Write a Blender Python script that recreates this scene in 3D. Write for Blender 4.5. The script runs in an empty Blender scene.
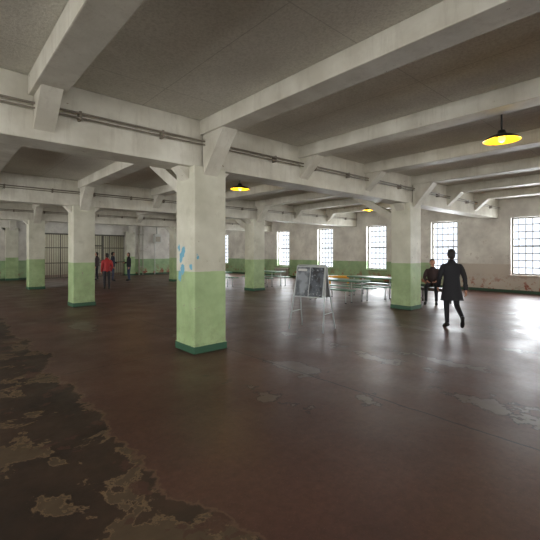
import bpy, bmesh, math, random
from mathutils import Vector, Matrix, Euler
random.seed(7)
D=bpy.data; SC=bpy.context.scene
COL=bpy.context.collection

# ------------------------------------------------------------------ node helpers
class NT:
    def __init__(s,name):
        s.m=D.materials.new(name); s.m.use_nodes=True; s.t=s.m.node_tree
        s.t.nodes.clear()
        s.out=s.t.nodes.new('ShaderNodeOutputMaterial')
        s.b=s.t.nodes.new('ShaderNodeBsdfPrincipled')
        s.t.links.new(s.b.outputs[0],s.out.inputs[0])
        g=s.t.nodes.new('ShaderNodeNewGeometry'); s.P=g.outputs['Position']
        sp=s.t.nodes.new('ShaderNodeSeparateXYZ'); s.l(s.P,sp.inputs[0]); s.X,s.Y,s.Z=sp.outputs
    def l(s,a,b): s.t.links.new(a,b)
    def put(s,v,inp):
        if isinstance(v,bpy.types.NodeSocket): s.l(v,inp)
        elif isinstance(v,(tuple,list)): inp.default_value=(*v[:3],1) if inp.type=='RGBA' else v
        else: inp.default_value=v
    def noise(s,scale,detail=4,rough=.55,vec=None,dist=0.0):
        n=s.t.nodes.new('ShaderNodeTexNoise'); s.l(vec or s.P,n.inputs['Vector'])
        n.inputs['Scale'].default_value=scale; n.inputs['Detail'].default_value=detail
        n.inputs['Roughness'].default_value=rough; n.inputs['Distortion'].default_value=dist
        return n.outputs[0]
    def math(s,op,a,b=0.0,c=0.0,clamp=False):
        n=s.t.nodes.new('ShaderNodeMath'); n.operation=op; n.use_clamp=clamp
        s.put(a,n.inputs[0]); s.put(b,n.inputs[1]); s.put(c,n.inputs[2]); return n.outputs[0]
    def step(s,v,a,b,lo=0.0,hi=1.0):
        n=s.t.nodes.new('ShaderNodeMapRange'); s.put(v,n.inputs[0])
        n.inputs[1].default_value=a; n.inputs[2].default_value=b
        n.inputs[3].default_value=lo; n.inputs[4].default_value=hi; return n.outputs[0]
    def mix(s,f,a,b):
        n=s.t.nodes.new('ShaderNodeMix'); n.data_type='RGBA'
        s.put(f,n.inputs[0]); s.put(a,n.inputs[6]); s.put(b,n.inputs[7]); return n.outputs[2]
    def scaled(s,v):
        n=s.t.nodes.new('ShaderNodeVectorMath'); n.operation='MULTIPLY'; s.l(s.P,n.inputs[0]); n.inputs[1].default_value=v; return n.outputs[0]
    def bump(s,h,strength=.3,dist=.01):
        n=s.t.nodes.new('ShaderNodeBump'); n.inputs['Strength'].default_value=strength; n.inputs['Distance'].default_value=dist
        s.l(h,n.inputs['Height']); s.l(n.outputs[0],s.b.inputs['Normal'])
    def color(s,v): s.put(v,s.b.inputs['Base Color'])
    def rough(s,v): s.put(v,s.b.inputs['Roughness'])

def srgb(r,g,b):
    f=lambda c:(c/255/12.92) if c/255<=.04045 else ((c/255+.055)/1.055)**2.4
    return (f(r),f(g),f(b))

def simple(name,rgb,rough=.6,metal=0,var=.12,scale=8,emit=None,es=0):
    n=NT(name); c=srgb(*rgb); k=n.noise(scale)
    n.color(n.mix(k,tuple(x*(1-var) for x in c),tuple(min(1,x*(1+var)) for x in c)))
    n.rough(rough); n.b.inputs['Metallic'].default_value=metal
    if emit: n.b.inputs['Emission Color'].default_value=(*srgb(*emit),1); n.b.inputs['Emission Strength'].default_value=es
    return n.m

def white_paint(name,base=(212,209,197),dark=(184,179,165)):
    n=NT(name)
    c=n.mix(n.step(n.noise(1.7,5),.35,.7),srgb(*dark),srgb(*base))
    peel=n.step(n.noise(5,8,.7),.67,.69)
    c=n.mix(peel,c,srgb(128,114,96))
    streak=n.step(n.noise(3,6,.7,vec=n.scaled((3,3,.4))),.52,.8,0,.4)
    c=n.mix(streak,c,srgb(130,118,100))
    n.color(c); n.rough(.55); n.bump(n.math('ADD',n.noise(30,3),n.math('MULTIPLY',peel,-1.5)),.35,.008)
    return n.m
M={}
M['beam']=white_paint('beam_white_paint')

def column_mat():
    n=NT('column_paint')
    w=n.mix(n.step(n.noise(1.6,5),.35,.7),srgb(176,173,155),srgb(202,200,184))
    g=n.mix(n.step(n.noise(2.2,5),.35,.7),srgb(134,156,108),srgb(160,182,132))
    zz=n.math('ADD',n.Z,n.math('MULTIPLY',n.noise(9,2),.012))
    c=n.mix(n.step(zz,1.385,1.395),g,w)
    peel=n.step(n.noise(6,8,.7),.66,.68); c=n.mix(peel,c,srgb(140,132,112))
    low=n.math('MULTIPLY',n.step(n.Z,.9,.0),n.step(n.noise(7,6,.7),.45,.75)); c=n.mix(n.math('MULTIPLY',low,.55),c,srgb(104,90,70))
    smudge=n.step(n.noise(2.4,6,.7),.55,.8,0,.45); c=n.mix(smudge,c,srgb(120,114,92))
    dn=n.math('MULTIPLY',n.math('SUBTRACT',n.noise(9,5,.6),.5),.16)
    dm=None
    for (x,y,z,r) in [(3.28,5.98,1.74,.065),(3.28,6.05,1.60,.055),(3.28,6.12,1.80,.04),(3.28,6.0,1.42,.07),(3.28,5.72,1.46,.04),(3.28,6.1,1.3,.06),(3.34,5.59,1.62,.02)]:
        dx=n.math('SUBTRACT',n.X,x);dy=n.math('SUBTRACT',n.Y,y);dz=n.math('MULTIPLY',n.math('SUBTRACT',n.Z,z),.7)
        q=n.math('SUBTRACT',n.math('SQRT',n.math('ADD',n.math('ADD',n.math('MULTIPLY',dx,dx),n.math('MULTIPLY',dy,dy)),n.math('MULTIPLY',dz,dz))),r)
        dm=q if dm is None else n.math('MINIMUM',dm,q)
    c=n.mix(n.step(n.math('ADD',dm,dn),.004,-.004),c,srgb(92,154,178))
    c=n.mix(n.step(zz,.125,.13),srgb(30,74,50),c)
    n.color(c); n.rough(.5); n.bump(n.math('ADD',n.noise(22,3),n.math('MULTIPLY',peel,-1.5)),.3,.008)
    return n.m
M['column']=column_mat()

def wall_mat():
    n=NT('wall_paint')
    w=n.mix(n.step(n.noise(1.1,6,.6),.35,.65),srgb(182,177,170),srgb(218,215,206))
    g=n.mix(n.step(n.noise(1.7,5),.35,.7),srgb(128,154,114),srgb(156,180,136))
    g=n.mix(n.math('MULTIPLY',n.step(n.X,17,18),n.step(n.Y,9,7,0.0,.85)),g,srgb(184,168,160))
    zz=n.math('ADD',n.Z,n.math('MULTIPLY',n.noise(6,2),.02))
    c=n.mix(n.step(zz,1.2,1.22),g,w)
    peel=n.step(n.noise(2.2,9,.72),.60,.64); c=n.mix(n.math('MULTIPLY',peel,.4),c,srgb(140,120,110))
    red=n.math('MULTIPLY',n.step(n.Z,.8,.3),n.step(n.noise(2.5,6,.7),.52,.58)); c=n.mix(red,c,srgb(142,78,60))
    c=n.mix(n.step(zz,.135,.14),srgb(44,70,50),c)
    n.color(c); n.rough(.6); n.bump(n.math('ADD',n.noise(20,3),n.math('MULTIPLY',peel,-1.5)),.35,.01)
    return n.m
M['wall']=wall_mat()

def ceiling_mat():
    n=NT('stippled_ceiling')
    big=n.step(n.noise(.55,5,.6),.35,.7)
    c=n.mix(big,srgb(202,198,186),srgb(228,225,214))
    sp=n.noise(34,4,.75)
    c=n.mix(n.step(sp,.42,.66,0,.4),c,srgb(150,144,130))
    jx=n.math('LESS_THAN',n.math('PINGPONG',n.X,.603),.006)
    jy=n.math('LESS_THAN',n.math('PINGPONG',n.Y,1.22),.006)
    c=n.mix(n.math('MULTIPLY',n.math('MAXIMUM',jx,jy),.35),c,srgb(104,98,88))
    n.color(c); n.rough(.85); n.bump(sp,.5,.012)
    return n.m
M['ceiling']=ceiling_mat()

def floor_mat():
    n=NT('worn_painted_concrete_floor')
    k1=n.step(n.noise(.45,6,.6),.3,.7); k2=n.noise(14,6,.75)
    c=n.mix(k1,srgb(82,54,46),srgb(108,74,62))
    c=n.mix(n.step(k2,.35,.7,0,.6),c,srgb(64,42,35))
    c=n.mix(n.step(n.noise(60,3,.7),.6,.75,0,.5),c,srgb(134,104,88))
    c=n.mix(n.step(n.noise(1.1,7,.7),.56,.8,0,.5),c,srgb(56,40,36))
    dn=n.math('MULTIPLY',n.math('SUBTRACT',n.noise(2.6,6,.62),.5),1.1)
    spots=[(4.07,3.95,.22,.42),(3.78,2.6,.13,.13),(4.6,1.45,.16,.36),(5.4,3.4,.10,.40),(6.0,2.6,.05,.3),(3.9,6.9,.16,.3),(7.6,1.6,.08,.4),
           (8.2,4.3,.14,.4),(9.5,2.4,.1,.6),(3.0,3.5,.04,.2),(5.6,5.2,.08,.5),(12,3,.15,.7),(2.6,9.5,.2,.8),(5.0,0.6,.08,.4)]
    dmin=None
    for (x,y,rx,ry) in spots:
        dx=n.math('DIVIDE',n.math('SUBTRACT',n.X,x),rx); dy=n.math('DIVIDE',n.math('SUBTRACT',n.Y,y),ry)
        r=n.math('SQRT',n.math('ADD',n.math('MULTIPLY',dx,dx),n.math('MULTIPLY',dy,dy)))
        r=n.math('MULTIPLY',n.math('SUBTRACT',r,1.0),min(rx,ry))
        dmin=r if dmin is None else n.math('MINIMUM',dmin,r)
    ds=n.math('ADD',dmin,dn)
    spot=n.step(ds,.01,-.01); rim=n.math('SUBTRACT',n.step(ds,.05,.02),spot,clamp=True)
    c=n.mix(n.math('MULTIPLY',spot,.85),c,n.mix(n.noise(9,5),srgb(84,70,63),srgb(114,98,88)))
    c=n.mix(n.math('MULTIPLY',rim,.8),c,srgb(44,28,24))
    bn=n.math('ADD',n.math('MULTIPLY',n.math('SUBTRACT',n.noise(.9,6,.6),.5),1.1),n.math('MULTIPLY',n.math('SUBTRACT',n.noise(5,5,.6),.5),.25))
    bx=n.math('ADD',n.X,bn)
    aisle=n.step(bx,1.33,1.30)
    a=n.mix(n.step(n.noise(1.3,7,.65),.35,.65),srgb(46,36,30),srgb(74,56,44))
    pn=n.noise(1.5,8,.62,dist=.4)
    tan=n.step(pn,.545,.555); edge=n.math('SUBTRACT',n.step(pn,.525,.54),tan,clamp=True)
    a=n.mix(tan,a,n.mix(n.noise(8,5),srgb(78,64,50),srgb(104,86,66)))
    a=n.mix(n.math('MULTIPLY',edge,.7),a,srgb(138,114,86))
    pn2=n.noise(2.3,7,.6,dist=.3)
    a=n.mix(n.step(pn2,.58,.59,0,.8),a,srgb(84,56,47))
    c=n.mix(aisle,c,a)
    bedge=n.math('SUBTRACT',n.step(bx,1.36,1.34),aisle,clamp=True); c=n.mix(n.math('MULTIPLY',bedge,.45),c,srgb(120,98,76))
    wob=n.math('MULTIPLY',n.math('SUBTRACT',n.noise(3,4),.5),.06)
    xw=n.math('ADD',n.X,wob); yw=n.math('ADD',n.Y,wob)
    jx=n.math('LESS_THAN',n.math('PINGPONG',n.math('ADD',xw,-3.93),2.413),.012)
    jy=n.math('LESS_THAN',n.math('PINGPONG',n.math('ADD',yw,-5.91),3.65),.010)
    j=n.math('MAXIMUM',jx,jy); c=n.mix(n.math('MULTIPLY',j,.8),c,srgb(32,22,20))
    n.color(c)
    r=n.step(n.noise(1.2,6,.6),.3,.7,.29,.45)
    r=n.math('ADD',r,n.math('MULTIPLY',n.noise(18,4,.7),.14))
    r=n.math('ADD',r,n.math('MULTIPLY',aisle,.08)); r=n.math('ADD',r,n.math('MULTIPLY',spot,-.04))
    n.rough(r)
    h=n.math('ADD',n.math('MULTIPLY',n.noise(7,5,.6),.5),n.math('MULTIPLY',n.math('ADD',spot,n.math('MULTIPLY',tan,aisle)),-.25))
    h=n.math('SUBTRACT',h,n.math('MULTIPLY',j,.5))
    n.bump(h,.3,.01)
    n.b.inputs['Specular IOR Level'].default_value=.36
    return n.m
M['floor']=floor_mat()
M['frame']=simple('window_frame_paint',(104,100,90),.5)
M['bar']=simple('iron_bars',(92,84,70),.5,.3)
M['bar_tan']=simple('painted_gate_bars',(84,82,74),.5)
M['pipe']=simple('painted_pipe',(158,152,138),.5)
M['darkpipe']=simple('dark_conduit',(112,104,92),.5)
M['steel']=simple('brushed_steel',(190,192,190),.35,.4)
M['black']=simple('black_enamel',(28,28,28),.4)
M['tabletop']=simple('pale_green_laminate',(84,132,108),.4)
M['tan_seat']=simple('dark_bench_wood',(58,46,38),.5)
M['yellow']=simple('yellow_bench_paint',(226,164,30),.45)
M['warm']=simple('corridor_paint',(186,184,166),.6)
M['lampglow']=simple('lamp_amber_glow',(240,200,60),.4,emit=(240,176,24),es=.8)
M['bulb']=simple('lamp_bulb',(255,230,120),.4,emit=(255,215,70),es=4)
M['box']=simple('grey_box_paint',(190,190,184),.5)
M['skin']=simple('skin',(186,136,112),.5,var=.06)
M['lips']=simple('lips',(140,80,72),.5)
M['eye']=simple('eye_dark',(30,24,22),.2)
M['hair']=simple('dark_hair',(26,20,18),.6,scale=60,var=.3)
M['hair2']=simple('brown_hair',(58,40,28),.6,scale=60,var=.3)
M['coat']=simple('black_wool_coat',(24,24,30),.8,scale=30)
M['navy']=simple('navy_jacket',(32,38,58),.75,scale=20)
M['red']=simple('red_jacket',(150,32,34),.7,scale=20)
M['maroon']=simple('maroon_jacket',(52,36,36),.75,scale=20)
M['trouser']=simple('dark_trousers',(22,22,28),.8,scale=20)
M['jeans']=simple('blue_jeans',(50,60,84),.8,scale=40)
M['shoe']=simple('shoe_leather',(20,18,17),.4)
M['white']=simple('white_print',(196,196,192),.5)
M['board']=simple('grey_board_frame',(168,172,172),.4)
def poster(name,dark,lightc,sc):
    n=NT(name); k=n.noise(sc,3,.5)
    c=n.mix(n.step(k,.42,.6),srgb(*dark),srgb(*lightc)); c=n.mix(n.step(n.noise(sc*3,3),.58,.7,0,.7),c,srgb(150,154,158))
    n.color(c); n.rough(.4); return n.m
M['poster']=poster('photo_poster_print',(74,78,84),(136,142,148),4)
M['poster2']=poster('photo_poster_print_b',(26,28,34),(70,76,84),6)

# ------------------------------------------------------------------ mesh builder
class B:
    def __init__(s): s.v=[];s.f=[];s.fm=[];s.mats=[];s.sm=[]
    def mi(s,m):
        m=M[m] if isinstance(m,str) else m
        if m not in s.mats: s.mats.append(m)
        return s.mats.index(m)
    def add(s,vs,fs,m,smooth=False):
        o=len(s.v); s.v+= [tuple(v) for v in vs]; i=s.mi(m)
        for f in fs: s.f.append(tuple(o+k for k in f)); s.fm.append(i); s.sm.append(smooth)
    def box(s,c,d,m,rot=None,bev=0):
        bm=bmesh.new(); bmesh.ops.create_cube(bm,size=1)
        for v in bm.verts: v.co=Vector((v.co.x*d[0],v.co.y*d[1],v.co.z*d[2]))
        if bev: bmesh.ops.bevel(bm,geom=bm.edges[:],offset=bev,segments=2,affect='EDGES',profile=.6)
        R=Euler(rot).to_matrix() if rot is not None else Matrix.Identity(3)
        bm.verts.index_update()
        s.add([R@v.co+Vector(c) for v in bm.verts],[[v.index for v in f.verts] for f in bm.faces],m); bm.free()
    def ab(s,x0,x1,y0,y1,z0,z1,m,bev=0): s.box(((x0+x1)/2,(y0+y1)/2,(z0+z1)/2),(x1-x0,y1-y0,z1-z0),m,bev=bev)
    def prism(s,pts,axis,a,b,m):
        n=len(pts)
        def P(p,t): return {'x':(t,p[0],p[1]),'y':(p[0],t,p[1]),'z':(p[0],p[1],t)}[axis]
        vs=[P(p,a) for p in pts]+[P(p,b) for p in pts]
        fs=[tuple(range(n))[::-1],tuple(range(n,2*n))]+[(i,(i+1)%n,n+(i+1)%n,n+i) for i in range(n)]
        s.add(vs,fs,m)
    def loft(s,rings,m,cap=(True,True),smooth=True):
        n=len(rings[0]); vs=[p for r in rings for p in r]; fs=[]
        for k in range(len(rings)-1):
            for i in range(n): fs.append((k*n+i,k*n+(i+1)%n,(k+1)*n+(i+1)%n,(k+1)*n+i))
        if cap[0]: fs.append(tuple(range(n))[::-1])
        if cap[1]: fs.append(tuple(range((len(rings)-1)*n,len(rings)*n)))
        s.add(vs,fs,m,smooth)
    def tube(s,path,rad,m,seg=10,cap=(True,True)):
        path=[Vector(p) for p in path]
        if not isinstance(rad,(list,tuple)): rad=[rad]*len(path)
        rings=[]; prev=None
        for i,p in enumerate(path):
            t=(path[min(i+1,len(path)-1)]-path[max(i-1,0)]).normalized()
            if prev is None:
                u=t.cross(Vector((0,0,1)));
                if u.length<.01: u=t.cross(Vector((1,0,0)))
            else: u=prev-t*prev.dot(t)
            u.normalize(); prev=u; w=t.cross(u)
            rings.append([p+rad[i]*(math.cos(2*math.pi*k/seg)*u+math.sin(2*math.pi*k/seg)*w) for k in range(seg)])
        s.loft(rings,m,cap)
    def ellipsoid(s,c,r,m,seg=16,rg=10,R=None,fn=None):
        rings=[];c=Vector(c)
        for j in range(1,rg):
            a=math.pi*j/rg; ring=[]
            for k in range(seg):
                b=2*math.pi*k/seg; p=Vector((r[0]*math.sin(a)*math.cos(b),r[1]*math.sin(a)*math.sin(b),-r[2]*math.cos(a)))
                if fn: p=fn(p)
                if R: p=R@p
                ring.append(c+p)
            rings.append(ring)
        s.loft(rings,m)
    def obj(s,name,loc=(0,0,0),rot=(0,0,0),fix=True):
        me=D.meshes.new(name); me.from_pydata(s.v,[],s.f)
        for m in s.mats: me.materials.append(m)
        for p,i,sm in zip(me.polygons,s.fm,s.sm): p.material_index=i; p.use_smooth=sm
        if fix:
            bm=bmesh.new(); bm.from_mesh(me); bmesh.ops.recalc_face_normals(bm,faces=bm.faces); bm.to_mesh(me); bm.free()
        o=D.objects.new(name,me); COL.objects.link(o); o.location=loc; o.rotation_euler=rot
        return o

# ------------------------------------------------------------------ room dimensions
X0,Y0,CW=3.60,5.91,.637
SX,SY=7.24,7.31
XR=18.22; YF=27.7; XL=-9.0; YB=-9.2
ZC=3.98; ZG=3.17; ZB=3.72
b=B(); b.ab(XL-.4,XR+.4,YB-.4,YF+6,-.2,0,'floor'); b.obj('floor')
b=B(); b.ab(XL-.4,XR+.4,YB-.4,YF+6,ZC,ZC+.25,'ceiling'); b.obj('ceiling')

winY=[-2.7,.95,4.57,8.0,11.7,15.33,19.1,22.8,26.3]; WW=1.24; WZ0,WZ1=.76,3.17
def wallX(name,xa,xb,ys,ya,yb):
    b=B(); b.ab(xa,xb,ya,yb,0,WZ0,'wall'); b.ab(xa,xb,ya,yb,WZ1,ZC,'wall')
    e=ya
    for y in ys: b.ab(xa,xb,e,y-WW/2,WZ0,WZ1,'wall'); e=y+WW/2
    b.ab(xa,xb,e,yb,WZ0,WZ1,'wall'); return b.obj(name)
wallX('wall_right',XR,XR+.4,winY,YB-.4,YF+.3)
wallX('wall_left',XL-.4,XL,winY,YB-.4,YF+.3)
bx=[-6,-2,2,6,10,14]
b=B(); b.ab(XL,XR,YB-.4,YB,0,WZ0,'wall'); b.ab(XL,XR,YB-.4,YB,WZ1,ZC,'wall'); e=XL
for x in bx: b.ab(e,x-WW/2,YB-.4,YB,WZ0,WZ1,'wall'); e=x+WW/2
b.ab(e,XR,YB-.4,YB,WZ0,WZ1,'wall'); b.obj('wall_back')
GX0,GX1,GZ=5.2,10.5,2.95
b=B(); b.ab(XL,GX0,YF,YF+.3,0,ZC,'wall'); b.ab(GX1,XR,YF,YF+.3,0,ZC,'wall'); b.ab(GX0,GX1,YF,YF+.3,GZ,ZC,'wall'); b.obj('wall_far')
b=B(); b.ab(GX0-1.5,GX1+1.5,YF+4.5,YF+4.7,0,ZC,'warm'); b.ab(GX0-1.7,GX0-1.5,YF+.3,YF+4.7,0,ZC,'warm'); b.ab(GX1+1.5,GX1+1.7,YF+.3,YF+4.7,0,ZC,'warm'); b.obj('wall_corridor')

def window(i,c,axis):
    b=B(); W=WW; z0,z1=WZ0,WZ1
    def bar(u0,u1,v0,v1,d0,d1,m):
        if axis=='x': b.ab(c[0]+d0,c[0]+d1,c[1]+u0,c[1]+u1,v0,v1,m)
        else: b.ab(c[0]+u0,c[0]+u1,c[1]+d0,c[1]+d1,v0,v1,m)
    h=W/2
    bar(-h,h,z0,z0+.06,-.04,.04,'frame'); bar(-h,h,z1-.06,z1,-.04,.04,'frame')
    bar(-h,-h+.06,z0+.06,z1-.06,-.04,.04,'frame'); bar(h-.06,h,z0+.06,z1-.06,-.04,.04,'frame')
    for k in range(1,5): u=-h+W*k/5; bar(u-.017,u+.017,z0+.06,z1-.06,-.015,.015,'frame')
    for k in range(1,8): v=z0+(z1-z0)*k/8; bar(-h+.06,h-.06,v-.018,v+.018,-.014,.016,'frame')
    v=z0+(z1-z0)*.5; bar(-h+.06,h-.06,v-.03,v+.03,-.03,.03,'frame')
    return b.obj('window_%d'%i)
def wl(name,loc,rot,power,size=(1.2,2.4),col=(.93,.97,1)):
    L=D.lights.new(name,'AREA'); L.shape='RECTANGLE'; L.size,L.size_y=size; L.energy=power; L.color=col
    o=D.objects.new(name,L); o.location=loc; o.rotation_euler=rot; COL.objects.link(o)
n=1
for y in winY:
    window(n,(XR+.2,y),'x'); n+=1
    wl('window_daylight',(XR+.55,y,1.97),(math.radians(90),0,math.radians(90)),330,(1.8,2.9))
for y in winY:
    window(n,(XL-.2,y),'x'); n+=1
    wl('window_daylight',(XL-.55,y,1.97),(math.radians(90),0,math.radians(-90)),640,(1.8,2.9),(1,.99,.97))
for x in bx:
    window(n,(x,YB-.2),'y'); n+=1
    wl('window_daylight',(x,YB-.55,1.97),(math.radians(90),0,0),480,(1.8,2.9),(1,.99,.97))
for x in (6.5,9.2): wl('corridor_lamp',(x,YF+2.4,3.8),(0,0,0),36,(1.2,.4),(1,.97,.9))

b=B()
for y in winY: b.ab(XR-.06,XR+.14,y-WW/2-.08,y+WW/2+.08,WZ0-.07,WZ0,'wall',bev=.01)
b.obj('trim_window_sills')

# ------------------------------------------------------------------ structure
colsX=[X0-SX,X0,X0+SX]; rows=[Y0-SY,Y0,Y0+SY,Y0+2*SY,Y0+3*SY]
beamX=[X0+SX/3*k for k in range(-5,6)]
beamX[4]-=.1
for x in colsX:
    for y in rows:
        b=B(); h=CW/2
        b.box((x,y,ZG/2+.01),(CW,CW,ZG+.02),'column',bev=.02)
        b.box((x,y,.065),(CW+.03,CW+.03,.13),'column',bev=.008)
        if y<YF-1:
            b.prism([(y+h-.02,2.62),(y+h-.02,2.86),(y+h+1.5,ZB+.03),(y+h+1.95,ZB+.03)],'x',x-.1,x+.1,'beam')
        b.prism([(y-h+.02,3.02),(y-h+.02,ZB+.03),(y-h-.62,ZB+.03)],'x',x-.14,x+.14,'beam')
        b.prism([(x-h+.02,2.95),(x-h+.02,ZG+.02),(x-h-.22,ZG+.02)],'y',y-.14,y+.14,'beam')
        b.prism([(x+h-.02,2.95),(x+h-.02,ZG+.02),(x+h+.22,ZG+.02)],'y',y-.14,y+.14,'beam')
        b.obj('concrete_column')
for y in rows[:-1]:
    b=B(); g=.26
    b.box(((XL+XR)/2,y,(ZG+ZC)/2),(XR-XL-.01,2*g,ZC-ZG-.004),'beam',bev=.015)
    for x in beamX:
        if min(abs(x-c) for c in colsX)<.1: continue
        b.prism([(y-g+.01,ZG+.12),(y-g+.01,ZB+.03),(y-g-.5,ZB+.03)],'x',x-.12,x+.12,'beam')
        b.prism([(y+g-.01,ZG+.12),(y+g-.01,ZB+.03),(y+g+.5,ZB+.03)],'x',x-.12,x+.12,'beam')
    b.obj('ceiling_girder')
for x in beamX:
    b=B(); b.box((x,(YB+YF)/2,(ZB+ZC)/2),(.36,YF-YB-.01,ZC-ZB-.004),'beam',bev=.015); b.obj('ceiling_beam')

for y in rows[1:4]:
    yy=y-.36
    b=B()
    b.tube([(XL+.1,yy,3.60),(XR-.1,yy,3.60)],.016,'darkpipe',8)
    b.tube([(XL+.1,yy,3.54),(XR-.1,yy,3.54)],.011,'darkpipe',8)
    x=XL+.9
    while x<XR:
        if min(abs(x-c) for c in beamX)>.25: b.box((x,yy+.045,3.57),(.03,.11,.12),'darkpipe')
        x+=1.2
    b.obj('electrical_conduit')

# ------------------------------------------------------------------ pendant lamps
def lamp(x,y,z):
    b=B(); seg=32
    prof=[(.028,.16),(.05,.15),(.065,.10),(.13,.075),(.22,.035),(.268,.0),(.275,-.012)]
    inner=[(.265,-.010),(.22,.015),(.15,.045),(.06,.07)]
    ring=lambda r,h:[(r*math.cos(2*math.pi*k/seg),r*math.sin(2*math.pi*k/seg),h) for k in range(seg)]
    b.loft([ring(*p) for p in prof],'black',(True,False))
    b.loft([ring(.275,-.012),ring(*inner[0])],'black',(False,False))
    b.loft([ring(*p) for p in inner],'lampglow',(False,True))
    b.ellipsoid((0,0,.015),(.055,.055,.06),'bulb')
    b.tube([(0,0,.15),(0,0,ZC-z)],.014,'black',8)
    b.tube([(0,0,ZC-z-.05),(0,0,ZC-z)],.06,'black',16)
    b.obj('pendant_dome_lamp',(x,y,z),fix=False)
    L=D.lights.new('lamp_light','POINT'); L.energy=10; L.color=(1,.72,.25); L.shadow_soft_size=.06
    o=D.objects.new('lamp_light',L); o.location=(x,y,z-.11); COL.objects.link(o)
for p in [(6.75,2.05,3.5),(6.48,8.56,3.5),(13.8,9.2,3.5),(13.8,2.0,3.5),(6.5,16.0,3.5),(13.8,16.5,3.5)]: lamp(*p)

# ------------------------------------------------------------------ barred gate in far wall
b=B(); y=YF+.12; g0,g1,gz=GX0+.01,GX1-.01,GZ-.01
b.ab(g0,g1,y-.05,y+.05,gz-.08,gz,'bar_tan'); b.ab(g0,g1,y-.04,y+.04,0,.06,'bar_tan')
for z in (1.0,2.0): b.ab(g0,g1,y-.02,y+.02,z-.03,z+.03,'bar_tan')
x=g0+.04
i=0
while x<g1:
    r=.035 if i%8==0 else .016
    b.tube([(x,y,.03),(x,y,gz-.02)],r,'bar_tan',6); x+=.13; i+=1
b.ab(7.7,7.8,y-.06,y+.06,0,gz,'bar_tan'); b.ab(8.9,9.0,y-.06,y+.06,0,gz,'bar_tan'); b.ab(7.7,9.0,y-.07,y+.07,2.1,2.2,'bar_tan')
b.box((8.85,y-.06,1.05),(.12,.08,.22),'bar',bev=.01)
b.obj('barred_gate')
b=B(); b.box((12.9,YF-.16,2.75),(.55,.3,.7),'box',bev=.02); b.tube([(12.9,YF-.1,3.08),(12.9,YF-.1,ZC)],.05,'box'); b.tube([(12.75,YF-.08,0),(12.75,YF-.08,2.42)],.025,'box'); b.box((12.9,YF-.32,2.7),(.4,.02,.4),'pipe',bev=.005); b.obj('electrical_cabinet')
b=B(); b.tube([(11.5,YF-.1,0),(11.5,YF-.1,ZC-.3)],.05,'pipe'); b.tube([(11.8,YF-.08,0),(11.8,YF-.08,ZC-.3)],.03,'pipe')
for z in (.6,1.8,3.0): b.box((11.65,YF-.05,z),(.5,.1,.05),'pipe')
b.obj('wall_pipes')
def radiator(y,w=1.3):
    b=B(); k=int(w/.09)
    for i in range(k):
        yy=y-w/2+(i+.5)*w/k
        b.box((XR-.16,yy,.36),(.14,w/k*.72,.52),'pipe',bev=.02)
    b.tube([(XR-.16,y-w/2-.1,.16),(XR-.16,y+w/2+.1,.16)],.02,'pipe'); b.tube([(XR-.16,y-w/2,.57),(XR-.16,y+w/2,.57)],.018,'pipe')
    for s in (-1,1): b.box((XR-.16,y+s*w*.42,.055),(.1,.04,.11),'pipe')
    b.obj('radiator')
radiator(19.1)

# ------------------------------------------------------------------ dining tables with attached benches
def table(x,y,rz,L=2.2):
    b=B()
    b.box((0,0,.735),(L,.76,.035),'tabletop',bev=.008); b.box((0,0,.71),(L-.02,.74,.02),'tabletop')
    for s in (-1,1):
        b.box((0,s*.62,.445),(L,.26,.035),'tabletop',bev=.008)
        xx=s*L*.36
        b.tube([(xx,-.3,.71),(xx,-.3,.02)],.02,'steel'); b.tube([(xx,.3,.71),(xx,.3,.02)],.02,'steel')
        b.tube([(xx,-.7,.42),(xx,.7,.42)],.018,'steel')
        for t in (-1,1):
            b.tube([(xx,t*.62,.43),(xx,t*.62,.02)],.018,'steel'); b.tube([(xx,t*.62,0),(xx,t*.62,.02)],.032,'black'); b.tube([(xx,t*.3,0),(xx,t*.3,.02)],.032,'black')
        b.tube([(xx,-.3,.70),(xx,.3,.70)],.018,'steel')
    b.tube([(-L*.36,0,.42),(L*.36,0,.42)],.015,'steel')
    b.obj('dining_table',(x,y,0),(0,0,rz))
R90=math.pi/2
table(10.9,8.55,R90,2.2); table(12.9,8.3,R90,2.2); table(10.6,16.2,R90); table(12.9,14.8,R90)
def bench(x,y,rz,L,m,h=.45,panel=.07):
    b=B(); b.box((0,0,h-.02),(L,.36,.045),m,bev=.01)
    for s in (-1,1):
        b.box((s*L*.4,-.13,h/2-.02),(.05,.05,h-.04),m,rot=(.06,0,0)); b.box((s*L*.4,.13,h/2-.02),(.05,.05,h-.04),m,rot=(-.06,0,0)); b.box((s*L*.4,0,h-.08),(.045,.3,.06),m); b.box((s*L*.4,0,.12),(.035,.3,.04),m)
    b.box((0,0,h-.045-panel/2),(L*.8,.05,panel),m); b.obj('wooden_bench',(x,y,0),(0,0,rz))
bench(14.9,11.65,math.radians(135),1.1,'yellow',.55,.2)
bench(12.75,5.9,R90,1.2,'tan_seat',.5)

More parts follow.
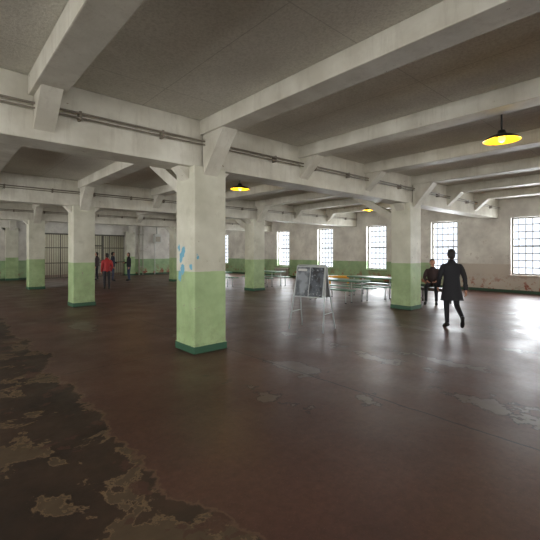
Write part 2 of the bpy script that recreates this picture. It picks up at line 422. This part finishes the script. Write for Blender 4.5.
# ------------------------------------------------------------------ A-frame display stand
b=B(); H=1.42; W=.72
for s in (-1,1):
    b.tube([(s*.42,-.30,.0),(s*.345,0,H)],.018,'board'); b.tube([(s*.42,.30,.0),(s*.345,0,H-.01)],.018,'board')
    b.tube([(s*.40,-.22,.38),(s*.40,.22,.38)],.008,'steel')
b.tube([(-.345,0,H),(.345,0,H)],.018,'board')
tilt=math.atan2(.30,H)
for s in (-1,1):
    rot=(-tilt if s<0 else tilt,0,0); zc=1.06; yc=s*(.30*(1-zc/H)+.03)
    b.box((0,yc,zc),(W,.02,.70),'board',rot=rot,bev=.004)
    for t,m in ((-.5,'poster'),(.5,'poster2')):
        b.box((t*.345,yc+s*.012,zc),(.325,.006,.65),m,rot=rot)
    b.box((.17,yc+s*.02-s*.0,zc-.24),(.22,.012,.1),'white',rot=rot)
    b.box((-.17,yc+s*.014,zc+.26),(.22,.012,.05),'white',rot=rot)
b.obj('a_frame_display_board',(6.35,5.72,0),(0,0,math.radians(-76)))

# ------------------------------------------------------------------ people
def skin_body(J,rad,edges):
    names=list(J.keys()); idx={k:i for i,k in enumerate(names)}
    me=D.meshes.new('sk'); me.from_pydata([J[k] for k in names],[(idx[a],idx[b]) for a,b in edges],[])
    o=D.objects.new('sk',me); COL.objects.link(o)
    md=o.modifiers.new('s','SKIN'); md.branch_smoothing=.6; md.use_smooth_shade=True
    for i,k in enumerate(names):
        sv=me.skin_vertices[0].data[i]; r=rad[k]; sv.radius=(r,r); sv.use_root=(k=='pelvis')
    ss=o.modifiers.new('b','SUBSURF'); ss.levels=2; ss.render_levels=2
    dg=bpy.context.evaluated_depsgraph_get(); ev=o.evaluated_get(dg); m2=D.meshes.new_from_object(ev)
    vs=[v.co.copy() for v in m2.vertices]; fs=[tuple(p.vertices) for p in m2.polygons]
    D.objects.remove(o); return vs,fs
def person(name,loc,rz,J={},top='coat',bottom='trouser',shoe='shoe',hair='hair',height=1.76,long_coat=None,coat_lean=0,face_dir=0,female=False):
    j=dict(pelvis=(0,0,.96),spine=(0,0,1.14),chest=(0,0,1.32),neckb=(0,0,1.47),neck=(0,.01,1.53),head=(0,.015,1.57),
      shL=(-.185,0,1.42),elL=(-.235,-.03,1.13),wrL=(-.235,.05,.88),shR=(.185,0,1.42),elR=(.235,-.03,1.13),wrR=(.235,.05,.88),
      hpL=(-.095,0,.90),knL=(-.105,.02,.50),anL=(-.105,-.02,.09),toL=(-.12,.15,.04),
      hpR=(.095,0,.90),knR=(.105,.02,.50),anR=(.105,-.02,.09),toR=(.12,.15,.04))
    j.update(J)
    rad=dict(pelvis=.135,spine=.13,chest=.15,neckb=.085,neck=.062,head=.058,shL=.08,elL=.056,wrL=.036,shR=.08,elR=.056,wrR=.036,
      hpL=.10,knL=.066,anL=.046,toL=.036,hpR=.10,knR=.066,anR=.046,toR=.036)
    E=[('pelvis','spine'),('spine','chest'),('chest','neckb'),('neckb','neck'),('neck','head'),
       ('chest','shL'),('shL','elL'),('elL','wrL'),('chest','shR'),('shR','elR'),('elR','wrR'),
       ('pelvis','hpL'),('hpL','knL'),('knL','anL'),('anL','toL'),('pelvis','hpR'),('hpR','knR'),('knR','anR'),('anR','toR')]
    vs,fs=skin_body(j,rad,E)
    b=B()
    def dseg(p,a,c):
        a=Vector(a);c=Vector(c);t=max(0,min(1,(p-a).dot(c-a)/max(1e-6,(c-a).length_squared))); return (p-(a+(c-a)*t)).length
    groups={'skin':[('neck','head')],'top':[('pelvis','spine'),('spine','chest'),('chest','neckb'),('chest','shL'),('shL','elL'),('elL','wrL'),('chest','shR'),('shR','elR'),('elR','wrR')],
      'bottom':[('hpL','knL'),('knL','anL'),('hpR','knR'),('knR','anR')],'shoe':[('anL','toL'),('anR','toR')]}
    mm={'skin':'skin','top':top,'bottom':bottom,'shoe':shoe}
    by={k:[] for k in groups}
    for f in fs:
        c=sum((vs[i] for i in f),Vector())/len(f)
        best=min(((min(dseg(c,j[a],j[d]) for a,d in g)/({'top':1.15,'bottom':1,'shoe':.8,'skin':.6}[k]),k) for k,g in groups.items()))[1]
        by[best].append(f)
    off=len(b.v); b.v+=[tuple(v) for v in vs]
    for k,l in by.items():
        i=b.mi(mm[k])
        for f in l: b.f.append(tuple(off+q for q in f)); b.fm.append(i); b.sm.append(True)
    nb=Vector(j['neckb']); nk=Vector(j['neck'])
    b.tube([nb-Vector((0,0,.03)),nb.lerp(nk,.8)],[.105,.075],top,16,(False,False))
    for s in 'LR':
        a=Vector(j['an'+s]);t=Vector(j['to'+s]); d=(t-a); d.normalize()
        q=Vector((d.x,d.y,0)).normalized(); side=Vector((-q.y,q.x,0)); up=side.cross(d)*-1
        if up.z<0: up=-up
        hl=a-d*.04-up*.04
        rings=[]
        for (tt,w,h0,h1) in [(-.02,.02,.0,.04),(.0,.036,-.012,.075),(.08,.036,-.014,.07),(.16,.046,-.015,.05),(.22,.042,-.014,.035),(.255,.02,-.008,.018)]:
            c=hl+d*tt; rings.append([c+side*w*math.cos(2*math.pi*k/12)+up*((h0+h1)/2+(h1-h0)/2*math.sin(2*math.pi*k/12)) for k in range(12)])
        b.loft(rings,shoe)
    hb=Vector(j['head']); dirn=Matrix.Rotation(face_dir,3,'Z'); hc=hb+Vector((0,.012,.092))
    def hf(p):
        z=p.z/.118
        if z<-.15: k=1-.28*min(1,(-.15-z)/.85); p=Vector((p.x*k,p.y*(k+.06) if p.y<0 else p.y*(k+.16),p.z))
        if p.y>.07: p.y=.07+(p.y-.07)*.6
        return p
    b.ellipsoid(hc,(.078,.098,.122),'skin',24,18,R=dirn,fn=hf)
    H=lambda x,y,z: hc+dirn@Vector((x,y,z))
    A8=[2*math.pi*k/8 for k in range(8)]
    b.loft([[H(.006*math.cos(a),.084+.003*math.sin(a),.018) for a in A8],[H(.012*math.cos(a),.09+.012*math.sin(a),-.012) for a in A8],
            [H(.014*math.cos(a),.096+.012*math.sin(a),-.026) for a in A8],[H(.006*math.cos(a),.088+.004*math.sin(a),-.034) for a in A8]],'skin')
    for s in (-1,1):
        b.ellipsoid(H(s*.03,.081,.006),(.012,.007,.008),'white',10,6,R=dirn); b.ellipsoid(H(s*.03,.087,.006),(.006,.004,.006),'eye',8,6,R=dirn)
        b.ellipsoid(H(s*.03,.083,.026),(.018,.006,.004),hair,8,6,R=dirn)
        b.ellipsoid(H(s*.080,-.002,-.006),(.009,.018,.03),'skin',10,8,R=dirn)
    b.ellipsoid(H(0,.080,-.058),(.024,.008,.008),'lips',10,6,R=dirn)
    def capf(p):
        if p.y>.02 and p.z<.055: p=Vector((p.x*.84,min(p.y,.052),p.z))
        return p
    b.ellipsoid(hc+dirn@Vector((0,-.014,.022)),(.087,.100,.114),hair,24,18,R=dirn,fn=capf)
    b.ellipsoid(hc+dirn@Vector((0,-.045,-.02)),(.076,.064,.09 if not female else .15),hair,18,12,R=dirn)
    for s,sg in (('L',-1),('R',1)):
        w=Vector(j['wr'+s]); e=Vector(j['el'+s]); d=(w-e).normalized()
        fwd=Vector((0,1,0)); fwd=(fwd-d*fwd.dot(d)).normalized() if abs(d.y)<.95 else Vector((-sg,0,0))
        nrm=d.cross(fwd).normalized()
        if nrm.x*sg>0: nrm=-nrm
        b.tube([w-d*.03,w+d*.015],[.028,.027],'skin',10)
        rings=[]
        for tt,ww,th in [(0,.024,.02),(.03,.036,.018),(.07,.041,.015),(.09,.038,.012)]:
            c=w+d*tt; rings.append([c+fwd*ww*math.cos(2*math.pi*k/12)+nrm*th*math.sin(2*math.pi*k/12) for k in range(12)])
        b.loft(rings,'skin')
        for o_,ln in ((.030,.072),(.010,.08),(-.010,.075),(-.029,.058)):
            p0=w+d*.082+fwd*o_; p1=p0+d*ln*.45+nrm*.004; p2=p1+(d*.8+nrm*.6)*ln*.33; p3=p2+(d*.4+nrm*.9)*ln*.28
            b.tube([p0-d*.015,p0,p1,p2,p3],[.009,.0095,.0088,.0078,.005],'skin',8)
        p0=w+d*.02+fwd*.026; p1=p0+(d*.7+fwd*.7)*.035; p2=p1+(d*.9+fwd*.25+nrm*.3)*.03; p3=p2+(d+nrm*.4)*.02
        b.tube([p0,p1,p2,p3],[.013,.012,.010,.006],'skin',8)
        b.tube([e.lerp(w,.55),e.lerp(w,1.02)],[.052,.046],top,12,(False,False))
    sp=Vector(j['spine']);pv=Vector(j['pelvis']);ch=Vector(j['chest'])
    prof=[]
    if long_coat:
        hem=(pv+Vector((0,coat_lean,long_coat-pv.z)))
        prof+= [(hem,.245,.20),(hem.lerp(pv,.5),.215,.175),(pv,.19,.145)]
    else:
        ax=(pv-sp).normalized(); prof+=[(pv+ax*.06,.185,.135),(pv,.18,.135)]
    prof+=[(sp,.17,.125),(ch,.20,.135),(ch.lerp(nb,.45),.215,.125),(ch.lerp(nb,.8),.17,.105),(nb+Vector((0,0,.01)),.09,.08)]
    rings=[]
    for i,(c,rx,ry) in enumerate(prof):
        up=(prof[min(i+1,len(prof)-1)][0]-prof[max(i-1,0)][0]).normalized(); xx=Vector((1,0,0)); yy=up.cross(xx).normalized()
        rings.append([c+xx*rx*math.cos(2*math.pi*k/28)*(1+(.03*math.sin(k*2.2) if long_coat and i<2 else 0))+yy*ry*math.sin(2*math.pi*k/28)*(1+(.04*math.sin(k*1.7) if long_coat and i<2 else 0)) for k in range(28)])
    b.loft(rings,top,(False,False))
    sc=height/1.80
    o=b.obj(name,loc,(0,0,rz),fix=True); o.scale=(sc,sc,sc); return o

def heading(dx,dy): return math.atan2(dy,dx)-math.pi/2
walk=dict(knL=(-.10,.04,.49),anL=(-.10,-.02,.085),toL=(-.12,.15,.035),
          knR=(.10,-.02,.52),anR=(.11,-.36,.27),toR=(.12,-.30,.11),
          elL=(-.25,.03,1.14),wrL=(-.24,.17,.93),elR=(.25,-.10,1.14),wrR=(.26,-.13,.87),pelvis=(0,0,.95),hpL=(-.095,.01,.90),hpR=(.095,-.01,.90))
person('walking_man',(8.83,3.70,0),heading(.75,.66),walk,'coat','trouser',height=1.80,long_coat=.62,coat_lean=-.03)
sit=dict(pelvis=(0,-.02,.60),spine=(0,-.05,.78),chest=(0,-.04,.97),neckb=(0,0,1.12),neck=(0,.03,1.18),head=(0,.045,1.22),
  shL=(-.185,-.02,1.07),elL=(-.25,.06,.80),wrL=(-.13,.28,.72),shR=(.185,-.02,1.07),elR=(.25,.06,.80),wrR=(.13,.28,.72),
  hpL=(-.10,.03,.60),knL=(-.15,.45,.56),anL=(-.15,.42,.09),toL=(-.17,.58,.04),hpR=(.10,.03,.60),knR=(.15,.45,.56),anR=(.15,.46,.09),toR=(.17,.62,.04))
person('seated_man',(12.7,5.95,0),heading(-1,-.35),sit,'maroon','trouser',height=1.86,face_dir=.2)
person('man_in_red_jacket',(6.05,18.2,0),heading(.2,1),dict(wrR=(.2,.12,.9),elR=(.25,-.05,1.13)),'red','trouser',height=1.68,face_dir=.4)
person('visitor_in_maroon',(7.5,24.3,0),heading(-1,.5),dict(),'maroon','trouser',height=1.72)
person('visitor_in_navy',(7.95,22.9,0),heading(.9,-.3),dict(wrL=(-.1,.25,1.12),elL=(-.24,.05,1.13)),'navy','jeans',height=1.74)
person('visitor_in_black',(8.75,22.5,0),heading(-.9,.1),dict(wrR=(.1,.25,1.15),elR=(.24,.05,1.13)),'coat','jeans',height=1.70,female=True,hair='hair2')

# ------------------------------------------------------------------ world + camera
w=D.worlds.new('overcast_sky'); SC.world=w; w.use_nodes=True
bg=w.node_tree.nodes['Background']; bg.inputs[0].default_value=(.8,.88,1,1); bg.inputs[1].default_value=1.5
cam=D.cameras.new('camera'); cam.lens=25.27; cam.sensor_width=36; cam.shift_y=-.0333; cam.clip_end=200
co=D.objects.new('camera',cam); co.location=(0,0,1.72); co.rotation_euler=(math.radians(90),0,math.radians(48.33-90)); COL.objects.link(co); SC.camera=co
SC.view_settings.view_transform='Standard'; SC.view_settings.exposure=.15
